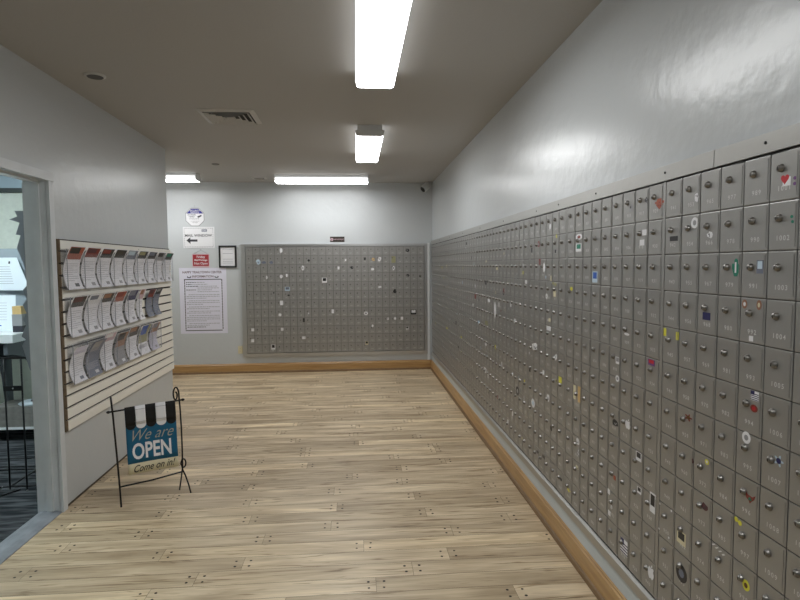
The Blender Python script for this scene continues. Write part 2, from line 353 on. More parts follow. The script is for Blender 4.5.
SR=[
(2.194, 1.762, 0.042, 0.048, 'blob', 'grey', 'black', 'grey and black doodle sticker'),
(2.074, 1.78, 0.029, 0.027, 'blob', 'black', 'grey', 'small black paw sticker'),
(1.981, 1.755, 0.062, 0.04, 'shield', 'orange', 'rust', 'orange shield sticker'),
(1.757, 1.753, 0.027, 0.035, 'blob', 'white', 'grey', 'white figure sticker'),
(1.764, 1.67, 0.039, 0.037, 'oval', 'white', 'grey', 'white oval sticker'),
(1.883, 1.624, 0.049, 0.017, 'rect', 'black', 'grey', 'small black rectangular sticker'),
(1.684, 1.626, 0.03, 0.025, 'blob', 'white', 'black', 'white and black sticker'),
(2.082, 1.657, 0.037, 0.023, 'rect', 'white', 'grey', 'white square sticker'),
(2.101, 1.619, 0.035, 0.023, 'rect', 'white', 'grey', 'white square sticker'),
(1.38, 1.752, 0.03, 0.027, 'heart', 'red', 'white', 'red heart sticker on a white patch'),
(1.347, 1.752, 0.01, 0.009, 'oval', 'purple', 'purple', 'small purple dot sticker'),
(1.347, 1.738, 0.01, 0.009, 'oval', 'purple', 'purple', 'small purple dot sticker'),
(1.353, 1.655, 0.009, 0.008, 'oval', 'green', 'green', 'small green dot sticker'),
(1.35, 1.642, 0.009, 0.008, 'oval', 'green', 'green', 'small green dot sticker'),
(1.558, 1.524, 0.032, 0.052, 'person', 'green', 'white', 'green cactus shaped sticker'),
(1.46, 1.526, 0.025, 0.037, 'card', 'slate', 'paleblue', 'slate blue card sticker'),
(1.516, 1.419, 0.021, 0.026, 'oval', 'copper', 'white', 'copper oval sticker'),
(1.459, 1.42, 0.019, 0.028, 'oval', 'copper', 'cream', 'copper oval sticker'),
(1.485, 1.323, 0.016, 0.015, 'rect', 'white', 'white', 'small white square sticker'),
(1.689, 1.368, 0.039, 0.024, 'rect', 'navy', 'blue', 'navy blue square sticker'),
(1.926, 1.289, 0.017, 0.028, 'rect', 'yellow', 'yellow', 'yellow strip sticker'),
(1.848, 1.284, 0.016, 0.028, 'rect', 'yellow', 'yellow', 'yellow strip sticker'),
(2.013, 1.162, 0.047, 0.023, 'card', 'purple', 'red', 'purple and red sticker'),
(2.285, 1.045, 0.033, 0.028, 'oval', 'white', 'grey', 'white figure sticker'),
(2.209, 1.246, 0.043, 0.011, 'oval', 'white', 'white', 'white smile sticker'),
(1.464, 1.163, 0.031, 0.027, 'flag', 'white', 'navy', 'small flag sticker'),
(1.465, 1.127, 0.029, 0.022, 'oval', 'rust', 'red', 'round rust red sticker'),
(1.492, 1.035, 0.035, 0.035, 'oval', 'white', 'grey', 'white oval sticker with grey lines'),
(1.367, 1.011, 0.036, 0.034, 'flower', 'paleblue', 'navy', 'pale blue butterfly sticker'),
(1.474, 0.868, 0.052, 0.035, 'bird', 'rust', 'green', 'dark red bird sticker'),
(1.515, 0.777, 0.032, 0.021, 'pair', 'yellow', 'yellow', 'yellow butterfly sticker'),
(1.474, 0.605, 0.03, 0.032, 'oval', 'yellow', 'brown', 'sunflower sticker'),
(1.6, 0.646, 0.066, 0.019, 'script', 'white', 'black', 'white script sticker'),
(1.666, 0.901, 0.02, 0.018, 'oval', 'yellow', 'white', 'yellow oval sticker'),
(1.675, 0.749, 0.041, 0.029, 'blob', 'maroon', 'black', 'dark maroon sticker'),
(2.186, 0.875, 0.047, 0.044, 'apple', 'white', 'white', 'white apple shaped sticker'),
(2.297, 0.848, 0.065, 0.035, 'blob', 'black', 'grey', 'black scribble sticker'),
(1.771, 1.017, 0.045, 0.026, 'flower', 'rust', 'brown', 'rust flower sticker'),
(2.094, 0.77, 0.043, 0.036, 'card', 'white', 'black', 'white sign sticker'),
(2.085, 0.635, 0.031, 0.026, 'card', 'white', 'black', 'white photo sticker'),
(1.984, 0.628, 0.04, 0.076, 'card', 'white', 'black', 'tall white framed photo sticker'),
(2.295, 0.605, 0.02, 0.019, 'rect', 'orange', 'orange', 'small orange sticker'),
(2.348, 0.522, 0.022, 0.023, 'rect', 'white', 'white', 'white strip sticker'),
(2.34, 0.427, 0.024, 0.023, 'rect', 'white', 'white', 'white strip sticker'),
(2.321, 0.463, 0.024, 0.023, 'blob', 'white', 'grey', 'white sticker'),
(1.933, 0.647, 0.017, 0.014, 'flower', 'grey', 'white', 'pale flower sticker'),
(1.859, 0.653, 0.018, 0.018, 'flower', 'grey', 'white', 'pale flower sticker'),
(1.934, 0.552, 0.02, 0.015, 'flower', 'grey', 'white', 'pale flower sticker'),
(1.87, 0.549, 0.019, 0.016, 'flower', 'grey', 'white', 'pale flower sticker'),
(1.795, 0.586, 0.052, 0.046, 'card', 'cream', 'black', 'cream card sticker'),
(1.789, 0.462, 0.065, 0.063, 'oval', 'black', 'slate', 'large black oval sticker'),
(2.2, 0.344, 0.061, 0.064, 'flag', 'white', 'navy', 'white and black flag sticker'),
(1.986, 0.356, 0.046, 0.058, 'apple', 'white', 'white', 'white apple sticker'),
(2.815, 0.337, 0.055, 0.024, 'flower', 'yellow', 'yellow', 'yellow flower sticker'),
(2.524, 1.476, 0.055, 0.052, 'card', 'paleblue', 'blue', 'blue and white card sticker'),
(2.749, 0.88, 0.032, 0.073, 'rect', 'cream', 'cream', 'tall cream strip sticker'),
(2.69, 0.881, 0.033, 0.081, 'rect', 'tan', 'orange', 'tall tan strip sticker'),
(2.286, 1.123, 0.033, 0.03, 'card', 'white', 'grey', 'white card sticker'),
(2.952, 0.901, 0.045, 0.033, 'rect', 'yellow', 'yellow', 'yellow strip sticker'),
(3.013, 0.885, 0.053, 0.023, 'blob', 'olive', 'black', 'olive sticker'),
(3.02, 1.017, 0.055, 0.045, 'blob', 'white', 'grey', 'white sticker'),
(3.394, 1.021, 0.118, 0.063, 'blob', 'white', 'grey', 'white tangled sticker'),
(3.138, 1.165, 0.074, 0.025, 'rect', 'white', 'white', 'white square sticker'),
(2.717, 1.672, 0.082, 0.03, 'oval', 'white', 'rust', 'white and red ring sticker'),
(2.719, 1.619, 0.069, 0.04, 'card', 'white', 'green', 'white card sticker'),
(3.056, 1.426, 0.072, 0.025, 'pair', 'olive', 'yellow', 'pale yellow sticker'),
(2.806, 1.409, 0.035, 0.02, 'oval', 'yellow', 'yellow', 'yellow oval sticker'),
(3.226, 1.518, 0.046, 0.059, 'torn', 'white', 'white', 'white streak sticker'),
(3.133, 1.752, 0.03, 0.037, 'torn', 'white', 'white', 'white streak sticker'),
(3.578, 1.421, 0.034, 0.026, 'rect', 'white', 'white', 'white sticker'),
(3.416, 0.657, 0.068, 0.058, 'oval', 'white', 'paleblue', 'pale outline sticker'),
(3.756, 0.657, 0.082, 0.063, 'oval', 'black', 'grey', 'dark outline sticker'),
(2.701, 0.634, 0.044, 0.041, 'blob', 'white', 'grey', 'white tangled sticker'),
(2.693, 0.585, 0.033, 0.056, 'blob', 'grey', 'white', 'grey sticker'),
(2.706, 0.5, 0.044, 0.028, 'blob', 'cream', 'black', 'cream sticker'),
(2.295, 0.848, 0.037, 0.022, 'blob', 'black', 'black', 'black sticker'),
(3.141, 0.755, 0.058, 0.053, 'blob', 'white', 'grey', 'white tangled sticker'),
(4.333, 1.505, 0.056, 0.023, 'rect', 'cream', 'cream', 'cream sticker'),
(4.705, 1.379, 0.088, 0.043, 'blob', 'black', 'grey', 'dark sticker'),
(4.683, 1.037, 0.096, 0.039, 'rect', 'olive', 'cream', 'olive sticker'),
(4.975, 1.011, 0.083, 0.036, 'rect', 'paleblue', 'paleblue', 'pale blue sticker'),
(6.131, 0.887, 0.063, 0.045, 'rect', 'black', 'black', 'dark sticker'),
(4.717, 0.623, 0.15, 0.061, 'blob', 'white', 'grey', 'white sticker'),
(4.171, 0.769, 0.059, 0.038, 'oval', 'white', 'white', 'white oval sticker'),
(4.704, 0.848, 0.067, 0.026, 'oval', 'white', 'white', 'white sticker'),
(4.386, 1.172, 0.078, 0.145, 'torn', 'white', 'grey', 'tall pale streak sticker'),
(5.125, 1.24, 0.07, 0.042, 'rect', 'rust', 'black', 'dark red sticker'),
(5.549, 1.749, 0.051, 0.024, 'rect', 'black', 'black', 'dark sticker'),
(4.595, 1.236, 0.077, 0.025, 'rect', 'white', 'white', 'white sticker'),
(5.993, 0.637, 0.06, 0.022, 'rect', 'black', 'black', 'dark sticker'),
(6.748, 0.758, 0.075, 0.027, 'rect', 'yellow', 'yellow', 'yellow sticker'),
(5.819, 0.77, 0.056, 0.019, 'rect', 'yellow', 'yellow', 'yellow sticker'),
(3.21, 0.379, 0.042, 0.018, 'rect', 'black', 'black', 'dark sticker'),
(3.321, 0.372, 0.046, 0.028, 'blob', 'black', 'black', 'black sticker'),
(3.127, 1.215, 0.033, 0.02, 'rect', 'cream', 'cream', 'cream sticker'),
(3.826, 1.14, 0.055, 0.031, 'rect', 'white', 'white', 'white sticker'),
(1.742, 0.877, 0.016, 0.017, 'blob', 'maroon', 'maroon', 'maroon smudge sticker')
]
SB=[
(-1.376, 1.597, 0.07, 0.078, 'blob', 'paleblue', 'navy', 'blue and white floral sticker'),
(-1.299, 1.589, 0.07, 0.043, 'torn', 'slate', 'paleblue', 'blue streak sticker'),
(-1.194, 1.589, 0.056, 0.043, 'torn', 'slate', 'grey', 'blue streak sticker'),
(-1.054, 1.758, 0.042, 0.085, 'torn', 'white', 'white', 'white sticker'),
(-0.663, 1.613, 0.042, 0.043, 'blob', 'black', 'black', 'black sticker'),
(-0.748, 1.507, 0.037, 0.072, 'oval', 'white', 'grey', 'white oval sticker'),
(-1.262, 1.376, 0.028, 0.057, 'torn', 'white', 'white', 'white sticker'),
(-1.057, 1.388, 0.043, 0.057, 'torn', 'white', 'white', 'white sticker'),
(-0.98, 1.402, 0.023, 0.043, 'rect', 'white', 'white', 'white sticker'),
(-0.443, 1.328, 0.069, 0.072, 'card', 'white', 'black', 'white card sticker'),
(-0.974, 1.208, 0.071, 0.057, 'card', 'paleblue', 'slate', 'pale blue card sticker'),
(-0.957, 1.115, 0.042, 0.028, 'blob', 'black', 'black', 'black sticker'),
(-1.061, 1.008, 0.042, 0.065, 'rect', 'white', 'white', 'white square sticker'),
(-1.168, 1.153, 0.028, 0.029, 'blob', 'black', 'grey', 'black sticker'),
(-1.087, 0.836, 0.043, 0.043, 'oval', 'white', 'white', 'white sticker'),
(-0.678, 0.852, 0.029, 0.058, 'oval', 'grey', 'white', 'grey oval sticker'),
(-0.331, 0.876, 0.034, 0.058, 'rect', 'white', 'white', 'white square sticker'),
(-0.748, 0.755, 0.028, 0.057, 'rect', 'black', 'black', 'black sticker'),
(-1.476, 0.626, 0.042, 0.043, 'rect', 'white', 'grey', 'white square sticker'),
(-1.059, 0.627, 0.034, 0.043, 'rect', 'white', 'grey', 'white sticker'),
(-0.754, 0.498, 0.046, 0.04, 'rect', 'white', 'white', 'white sticker'),
(-1.48, 0.468, 0.043, 0.044, 'rect', 'white', 'grey', 'white sticker'),
(-1.192, 0.371, 0.056, 0.073, 'card', 'white', 'black', 'white card sticker'),
(0.253, 1.481, 0.046, 0.037, 'oval', 'white', 'white', 'white oval sticker'),
(0.266, 1.621, 0.057, 0.058, 'blob', 'tan', 'grey', 'pale pink sticker'),
(0.353, 1.631, 0.064, 0.072, 'blob', 'white', 'grey', 'white speckled sticker'),
(0.558, 1.619, 0.058, 0.094, 'rect', 'olive', 'olive', 'pale yellow sticker'),
(0.761, 1.751, 0.064, 0.058, 'blob', 'black', 'grey', 'dark scribble sticker'),
(-0.137, 1.617, 0.023, 0.032, 'rect', 'white', 'white', 'white sticker'),
(-0.238, 1.503, 0.029, 0.043, 'rect', 'white', 'white', 'white sticker'),
(-0.045, 1.508, 0.057, 0.043, 'blob', 'black', 'grey', 'dark sticker'),
(0.141, 1.634, 0.028, 0.035, 'rect', 'black', 'black', 'black sticker'),
(0.574, 1.155, 0.058, 0.073, 'blob', 'black', 'black', 'black figure sticker'),
(0.558, 1.496, 0.03, 0.058, 'oval', 'white', 'black', 'white oval sticker'),
(0.766, 1.386, 0.059, 0.043, 'blob', 'black', 'grey', 'dark sticker'),
(0.149, 0.84, 0.058, 0.053, 'oval', 'white', 'grey', 'white ring sticker'),
(0.469, 0.759, 0.035, 0.052, 'blob', 'white', 'grey', 'white sticker'),
(0.574, 0.759, 0.035, 0.041, 'oval', 'white', 'white', 'white sticker'),
(0.676, 0.76, 0.038, 0.044, 'rect', 'white', 'white', 'white square sticker'),
(0.846, 0.849, 0.082, 0.073, 'card', 'black', 'white', 'black card sticker'),
(0.244, 0.656, 0.029, 0.038, 'oval', 'white', 'white', 'white sticker'),
(0.753, 0.615, 0.038, 0.044, 'card', 'white', 'black', 'white sticker'),
(0.156, 0.404, 0.044, 0.05, 'card', 'cream', 'black', 'cream sticker'),
(0.356, 1.223, 0.058, 0.029, 'torn', 'white', 'grey', 'white sticker'),
(0.815, 1.072, 0.026, 0.027, 'rect', 'grey', 'grey', 'grey sticker'),
(0.949, 1.377, 0.035, 0.044, 'blob', 'black', 'olive', 'dark sticker')
]
# ------------------------------------------------------------------ stickers
def unit_shape(kind, rnd):
    if kind == 'oval': return [[(.5*math.cos(a*PI/8), .5*math.sin(a*PI/8)) for a in range(16)]]
    if kind == 'heart':
        p = []
        for i in range(20):
            t = 2*PI*i/20; p.append((16*math.sin(t)**3/34, (13*math.cos(t)-5*math.cos(2*t)-2*math.cos(3*t)-math.cos(4*t)+2.5)/30))
        return [p[::-1]]
    if kind == 'shield': return [[(-.35,-.1),(-.15,-.3),(0,-.5),(.15,-.3),(.35,-.1),(.3,.05),(.5,.05),(.5,.25),(.3,.28),(.2,.5),(-.2,.5),(-.3,.28),(-.5,.25),(-.5,.05),(-.3,.05)]]
    if kind in ('blob', 'torn'):
        p = []
        n = 11
        for i in range(n):
            a = 2*PI*i/n; r = rnd.uniform(.28, .52) if kind == 'blob' else rnd.uniform(.38, .52)
            p.append((r*math.cos(a), r*math.sin(a)))
        return [p]
    if kind == 'flower':
        return [[(.5*(.62+.38*math.cos(5*a))*math.cos(a), .5*(.62+.38*math.cos(5*a))*math.sin(a)) for a in [2*PI*i/30 for i in range(30)]]]
    if kind == 'pair': return [[(-.25+.25*math.cos(a*PI/6), .1+.36*math.sin(a*PI/6)) for a in range(12)], [(.25+.25*math.cos(a*PI/6), -.1+.36*math.sin(a*PI/6)) for a in range(12)]]
    if kind == 'person': return [[(-.2,-.5),(.2,-.5),(.5,-.1),(.5,.15),(.25,.2),(.25,.4),(.1,.5),(-.08,.5),(-.2,.4),(-.2,.22),(-.5,.22),(-.5,-.05)]]
    if kind == 'bird': return [[(-.5,.4),(-.35,.5),(-.1,.15),(.25,.1),(.5,.35),(.4,-.05),(.2,-.3),(.1,-.5),(0,-.3),(-.2,-.15),(-.3,.1)]]
    if kind == 'apple': return [[(-.2,-.5),(0,-.42),(.2,-.5),(.42,-.25),(.46,-.1),(.3,0),(.28,.12),(.42,.22),(.25,.3),(0,.22),(-.25,.3),(-.46,.12),(-.48,-.12),(-.38,-.35)], [(0,.26),(.16,.34),(.16,.5),(.02,.42)]]
    if kind == 'script': return [[(-.5,.1),(-.3,.5),(-.22,.42),(-.4,.05)], [(-.25,-.1),(-.05,.35),(.02,.28),(-.16,-.15)], [(0,-.2),(.2,.2),(.27,.12),(.08,-.28)], [(.25,-.3),(.42,.05),(.5,-.05),(.33,-.45)]]
    return [[(-.5,-.5),(.5,-.5),(.5,.5),(-.5,.5)]]
def sticker_mesh(w, h, kind, c1, c2, rnd, z):
    b = MB()
    for p in unit_shape(kind, rnd): b.prism([(x*w, y*h) for x, y in p], z, z+.0005, 0)
    def rect(x0, y0, x1, y1, mi=1): b.box((x0*w, y0*h, z+.0005), (x1*w, y1*h, z+.0008), mi)
    if kind == 'card': rect(-.36, -.15, .36, .42)
    elif kind == 'flag':
        rect(-.5, .1, -.02, .5)
        for i in range(4): rect(-.5, -.45+i*.2, .5, -.37+i*.2)
    elif kind in ('oval', 'flower') and c2 != c1: b.prism([(.24*w*math.cos(a*PI/5), .24*h*math.sin(a*PI/5)) for a in range(10)], z+.0005, z+.0009, 1)
    elif kind in ('blob', 'shield', 'bird') and c2 != c1:
        for _ in range(3):
            x = rnd.uniform(-.22, .1); y = rnd.uniform(-.25, .1); rect(x, y, x+.16, y+.14)
    elif kind == 'person': rect(-.12, -.3, .08, .3)
    elif kind == 'heart': b.box((-.25*w, -.6*h, z), (.65*w, .25*h, z+.0003), 1)
    return b, [cm(c1), cm(c2)]

# ------------------------------------------------------------------ mailboxes
def door_mb(w, h, number, with_lock):
    b = MB(); a, c = w/2-.0020, h/2-.0016; i = .0022
    vs = [(-a,-c,0),(a,-c,0),(a,c,0),(-a,c,0),(-a,-c,.0039),(a,-c,.0039),(a,c,.0039),(-a,c,.0039),(-a+i,-c+i,.0045),(a-i,-c+i,.0045),(a-i,c-i,.0045),(-a+i,c-i,.0045)]
    b.add(vs, [(0,1,5,4),(1,2,6,5),(2,3,7,6),(3,0,4,7),(4,5,9,8),(5,6,10,9),(6,7,11,10),(7,4,8,11),(8,9,10,11)], 0)
    b.box((a-.0085, -c+.008, .0045), (a-.0065, c-.008, .0058), 0)
    b.text(number, 0.0, -.25*h, .0185, .0048, 1)
    if with_lock:
        b.lathe([(.0088, .0045), (.0085, .0075), (.005, .010)], (LU*w, LV*h, 0), 8, 2)
        b.box((LU*w-.001, LV*h-.003, .0098), (LU*w+.001, LV*h+.003, .0104), 3)
    return b
LU, LV = -.12, .16
lb = MB()
lb.lathe([(.0110, 0), (.0110, .003), (.0094, .0045), (.0088, .0075), (.0072, .0098), (.0040, .0108)], (0,0,0), 16, 0)
lb.box((-.0012, -.0045, .0105), (.0012, .0045, .0112), 1)
LOCK = lb.obj('lock', [M_lock, M_slot]).data
bpy.data.objects.remove(bpy.data.objects['lock'])

def place_stickers(doors, stick, seed):
    rnd = random.Random(seed); n = 0
    for (p, z, w, h, kind, c1, c2, lab) in stick:
        best = None
        for (o, pu, pv, hw, hh) in doors:
            if abs(pu-p) <= hw and abs(pv-z) <= hh: best = (o, pu, pv); break
        if not best: continue
        b, ms = sticker_mesh(max(w, .008), max(h, .008), kind, c1, c2, rnd, .0047)
        o = best[0]
        s = b.obj('sticker', ms, o, T(((p-best[1])*o['_s'], z-best[2], 0)))
        if lab: s['label'] = lab

def bank(label, M0, pos0, s, ncol, width, zb, rows, rh, first, separate, stile, group='mailbox banks set into the walls'):
    """one riveted bank of boxes; local x runs from its first column, pos0 world coordinate of local 0 along the wall, s its sign"""
    root = thing('mailbox_bank', label, 'mailboxes', group, M0)
    b = MB(); b.box((0, 0, -.32), (width, rows*rh, -.006), 0)
    if stile: b.box((0, 0, -.006), (stile, rows*rh, .002), 1)
    b.obj('carcass', [M_carc, M_door], root)
    cw = (width-stile)/ncol; out = []
    for c in range(ncol):
        for r in range(rows):
            num = str(first+12*c+r)
            x = stile+cw*(c+.5); y = rows*rh-rh*(r+.5)
            tl = random.uniform(-.0012, .0012)
            d = door_mb(cw, rh, num, not separate).obj('door', [M_door, M_num, M_lock, M_slot], root, T((x, y, -.003)) @ Matrix.Rotation(random.gauss(0, .004), 4, 'Y') @ Matrix.Rotation(random.gauss(0, .004), 4, 'X'))
            if separate:
                link('lock', LOCK, d, T((LU*cw, LV*rh, .0045)) @ Matrix.Rotation(random.uniform(-.2, .2), 4, 'Z'))
            d['_s'] = s
            out.append((d, pos0+s*x, zb+y, cw/2, rh/2))
    return out

FX = 1.1185
edges = [8.079, 7.356, 6.633, 5.9, 5.075, 4.147+.322, 4.147-.322, 2.862, 1.929, 1.319-.3045-.06]
edges = [8.079, 7.353, 6.627, 5.901, 5.075, 3.968+.5, 3.496, 2.862, 1.929, .955]
edges[5] = 4.147
ncols = [7, 7, 7, 8, 9, 6, 6, 9, 9]
edges = [8.079, 7.362, 6.645, 5.928, 5.093, 4.165, 3.5245, 2.884, 1.955, 1.027]
RLAB = ['long wall mailbox bank touching the far room corner',
        'long wall mailbox bank second from the far corner',
        'long wall mailbox bank third from the far corner',
        'long wall mailbox bank fourth from the far corner',
        'long wall mailbox bank in the middle, fifth from the far corner',
        'narrow long wall mailbox bank, fourth from the camera end',
        'narrow long wall mailbox bank, third from the camera end',
        'long wall mailbox bank with an orange shield sticker in its top row',
        'long wall mailbox bank nearest the camera, with a red heart sticker']
rd = []; g = 0; rh = (ZT-ZB)/12
for i, n in enumerate(ncols):
    st = .0156 if i else .004
    rd += bank(RLAB[i], frame((FX, edges[i], ZB), (0,-1,0)), edges[i], -1, n, edges[i]-edges[i+1], ZB, 12, rh, 233+12*g, i >= 4, st)
    g += n
place_stickers(rd, SR, 3)
# tiny stickers scattered over the far half of the long wall
rnd = random.Random(8); far = []
for _ in range(95):
    y = 2.9+4.9*rnd.random()**1.3; z = rnd.uniform(.33, 1.75)
    c = rnd.choice(['white','white','white','grey','cream','black','paleblue','rust','yellow','black'])
    far.append((y, z, rnd.uniform(.015, .035), rnd.uniform(.015, .04), rnd.choice(['oval','blob','rect','torn']), c, 'grey', c+' sticker'))
place_stickers(rd, far, 4)

bd = []; g = 0; brh = (BZ1-BZ0)/12; bw = [(BX0, 10), (BX0+1.0255, 8), (BX0+1.0255+.8215, 7)]; ends = [BX0+1.0255, BX0+1.0255+.8215, BX1]
BLAB = ['short end wall mailbox bank of ten columns beside the poster',
        'middle mailbox bank of eight columns on the short end wall',
        'short end wall mailbox bank of seven columns, beside the room corner']
for i, (x0, n) in enumerate(bw):
    bd += bank(BLAB[i], frame((x0, BY-.022, BZ0), (1,0,0)), x0, 1, n, ends[i]-x0, BZ0, 12, brh, 1+12*g, False, (.004, .014, .002)[i])
    g += n
place_stickers(bd, SB, 5)
for o, *_ in rd+bd: del o['_s']

# ---- metal trims around the banks
b = MB()
b.box((RX-.02, 1.664, ZT+.004), (RX, 8.1, ZT+.057)); b.box((RX-.02, FRONT+.4, ZT+.004), (RX, 1.661, ZT+.057))
b.box((RX-.0125, FRONT+.4, ZT-.004), (RX, 8.1, ZT+.004), 1)
for yy in (1.445, 1.936, 2.511, 2.986, 3.357, 4.118, 4.9, 5.7, 6.5, 7.3): b.lathe([(.0045, 0), (.0045, .002), (.002, .003)], (0, 0, 0), 8, 1); n = 24; b.v[-n-16:] = [(RX-.02-v[2], yy+v[0], ZT+.032+v[1]) for v in b.v[-n-16:]]
o = b.obj('mailbox_trim', [M_alu, M_black]); tag(o, 'flat metal trim strip above the long wall of mailboxes', 'trim strip')
b = MB(); b.extr([(RX, ZB-.004), (RX-.016, ZB-.004), (RX-.026, ZB-.014), (RX-.026, ZB-.054), (RX-.014, ZB-.057), (RX, ZB-.057)][::-1], 1, FRONT+.4, 8.06)
b.box((RX-.0125, FRONT+.4, ZB-.004), (RX, 8.06, ZB+.003), 1)
o = b.obj('mailbox_sill', [M_alu, M_black]); tag(o, 'flat metal sill strip below the long wall of mailboxes', 'trim strip')
r = thing('mailbox_surround', 'bright metal frame around the mailboxes of the end wall', 'frame', None, T((0, BY, 0)))
o0, o1, z0, z1 = BX0-.062, BX1+.045, BZ0-.055, BZ1+.038
def member(a, c, bev):
    b = MB(); b.box(a, c)
    return b.obj('frame_member', mat('surround_metal', (.52, .52, .52), .28, metal=.85, bump=(40, .03)), r)
member((o0, -.03, z1-.036), (o1, 0, z1), 0); member((o0, -.034, z0), (o1, 0, z0+.05), 0)
member((o0, -.028, z0+.05), (BX0-.002, 0, z1-.036), 0); member((BX1+.002, -.028, z0+.05), (o1, 0, z1-.036), 0)

# ------------------------------------------------------------------ ceiling lights
def ceiling_light(label, cx, cy, ang):
    r = thing('ceiling_light', label, 'ceiling light', 'fluorescent ceiling lights', T((cx, cy, H)) @ Matrix.Rotation(ang, 4, 'Z'))
    b = MB(); b.extr([(-.105, 0), (-.105, -.046), (.105, -.046), (.105, 0)], 1, -.61, .61); b.obj('housing', M_house, r)
    b = MB(); p = [(-.120, -.044), (-.122, -.052), (-.112, -.085), (-.095, -.092), (.095, -.092), (.112, -.085), (.122, -.052), (.120, -.044)]
    b.extr(p, 1, -.600, .600); dfo = b.obj('diffuser', [M_emit, M_emits], r)
    for pl in dfo.data.polygons:
        if pl.center.z > -.087: pl.material_index = 1
    for s in (-1, 1):
        b = MB(); q = [(x*1.02, z*1.02+.001) for x, z in p]
        b.extr(q, 1, s*.600, s*.616); b.obj('end_cap', M_house, r)
ceiling_light('glowing ceiling light nearest the camera, cut by the top edge', .138, 2.92, 0)
ceiling_light('smaller looking ceiling light beyond the nearest one, pointing along the room', .140, 5.42, 0)
ceiling_light('ceiling light lying crosswise above the end wall mailboxes', -.42, 7.52, PI/2)
ceiling_light('crosswise ceiling light half hidden behind the corner of the side wall', -2.60, 7.42, PI/2)
ceiling_light('ceiling light in the front of the room', .138, .35, 0)
b = MB(); b.box((-.30, -.6, -.06), (.30, .6, 0)); b.box((-.28, -.58, -.065), (.28, .58, -.06), 1)
o = b.obj('office_light', [M_house, mat('office_diffuser', (.9,.9,.9), .5, emit=((.82, .96, 1.0), OLAMP))], None, T((-3.3, 3.9, H)))
tag(o, 'flat bright light panel on the ceiling behind the doorway', 'ceiling light')

# ------------------------------------------------------------------ vents, speaker, camera
M_vent = mat('vent_white', (.55, .54, .52), .5); M_vdark = mat('vent_dark', (.05, .05, .05), .8)
def vent(label, cx, cy, s, ang, rings):
    r = thing('ceiling_vent', label, 'vent', None, T((cx, cy, H)) @ Matrix.Rotation(ang, 4, 'Z'))
    b = MB()
    def ring(b, o, i, zo, zi, mi=0):
        vs = [(-o,-o,zo),(o,-o,zo),(o,o,zo),(-o,o,zo),(-i,-i,zi),(i,-i,zi),(i,i,zi),(-i,i,zi)]
        vs += [(x, y, z+.003) for x, y, z in vs]
        b.add(vs, [(0,4,5,1),(1,5,6,2),(2,6,7,3),(3,7,4,0)] + [(8,9,13,12),(9,10,14,13),(10,11,15,14),(11,8,12,15)] + [(0,1,9,8),(1,2,10,9),(2,3,11,10),(3,0,8,11)] + [(4,12,13,5),(5,13,14,6),(6,14,15,7),(7,15,12,4)], mi)
    ring(b, s/2, s/2-.035, -.004, -.016); b.obj('vent_frame', M_vent, r)
    b = MB(); b.box((-s/2+.03, -s/2+.03, -.003), (s/2-.03, s/2-.03, -.0005)); b.obj('duct_opening', M_vdark, r)
    for k in range(rings):
        o = s/2-.045-k*(s/2-.05)/rings
        b = MB(); ring(b, o, o-.024, -.022, -.004); b.obj('louvre', M_vent, r)
vent('square white ceiling vent with nested louvres', -.97, 4.59, .43, 0, 4)
vent('small faint ceiling vent near the end wall', -1.27, 7.72, .20, 0, 2)
b = MB(); b.lathe([(.062, 0), (.062, -.006), (.05, -.010)], (0,0,0), 24, 0); b.lathe([(.048, -.0101), (.046, -.012)], (0,0,0), 24, 1)
o = b.obj('ceiling_speaker', [M_vent, mat('speaker_grille', (.09, .09, .09), .7)], None, T((-1.59, 3.67, H))); tag(o, 'round dark grille in the ceiling by the side wall', 'ceiling grille')
b = MB(); b.lathe([(.045, 0), (.045, -.004), (.03, -.012)], (0,0,0), 20, 0)
o = b.obj('sprinkler_cover', mat('cover_grey', (.22, .21, .2), .6), None, T((-1.60, 6.70, H))); tag(o, 'small round cover on the ceiling beyond the square vent', 'ceiling cover')
r = thing('security_camera', 'small white security camera in the far ceiling corner', 'camera', None, T((1.035, 8.03, 2.655)))
b = MB(); b.lathe([(.02, -.02), (.03, .0), (.045, .055), (.05, .069)], (0,0,0), 16); b.obj('mount', M_white, r, T((.03, .02, 0)))
cmx = T((-.012, -.03, -.005)) @ Vector((-.75, -.35, -.62)).to_track_quat('Z', 'Y').to_matrix().to_4x4() @ Matrix.Scale(1.45, 4)
b = MB(); b.lathe([(.022, -.05), (.034, -.04), (.036, .03), (.034, .045)], (0,0,0), 20); cb = b.obj('camera_body', M_white, r, cmx)
b = MB(); b.lathe([(.030, .045), (.030, .047), (.018, .050)], (0,0,0), 20); b.obj('lens', mat('lens_black', (.005,.005,.005), .1), cb)
# ------------------------------------------------------------------ signs on the end wall
def BW(x, z, d=.0): return frame((x, BY-d, z), (1,0,0))
# octagonal notice
r = thing('security_sign', 'octagonal blue and white security notice hung highest on the end wall', 'sign', None, BW(-2.244, 2.237, .001))
R = .127; oc = [(R*math.cos(PI/8+i*PI/4)/math.cos(PI/8), R*math.sin(PI/8+i*PI/4)/math.cos(PI/8)) for i in range(8)]
b = MB(); b.prism(oc, 0, .004, 2); b.prism([(x*.965, y*.965) for x, y in oc], .004, .0043, 0)
q = .92; p = [(x*q, y*q) for x, y in oc]
top = [(p[0][0], p[0][1]), (p[1][0], p[1][1]), (p[2][0], p[2][1]), (p[3][0], p[3][1])]
b.prism(top, .0043, .0047, 1)
b.text('SECURITY', 0, .088, .031, .0049, 0, thick=.012); b.text('NOTICE', 0, .062, .031, .0049, 0, thick=.012)
b.text('24 HOUR', -.045, .03, .027, .0046, 2, thick=.02); b.text('VIDEO', -.045, .003, .027, .0046, 2, thick=.02); b.text('SURVEILLANCE', -.01, -.026, .020, .0046, 2)
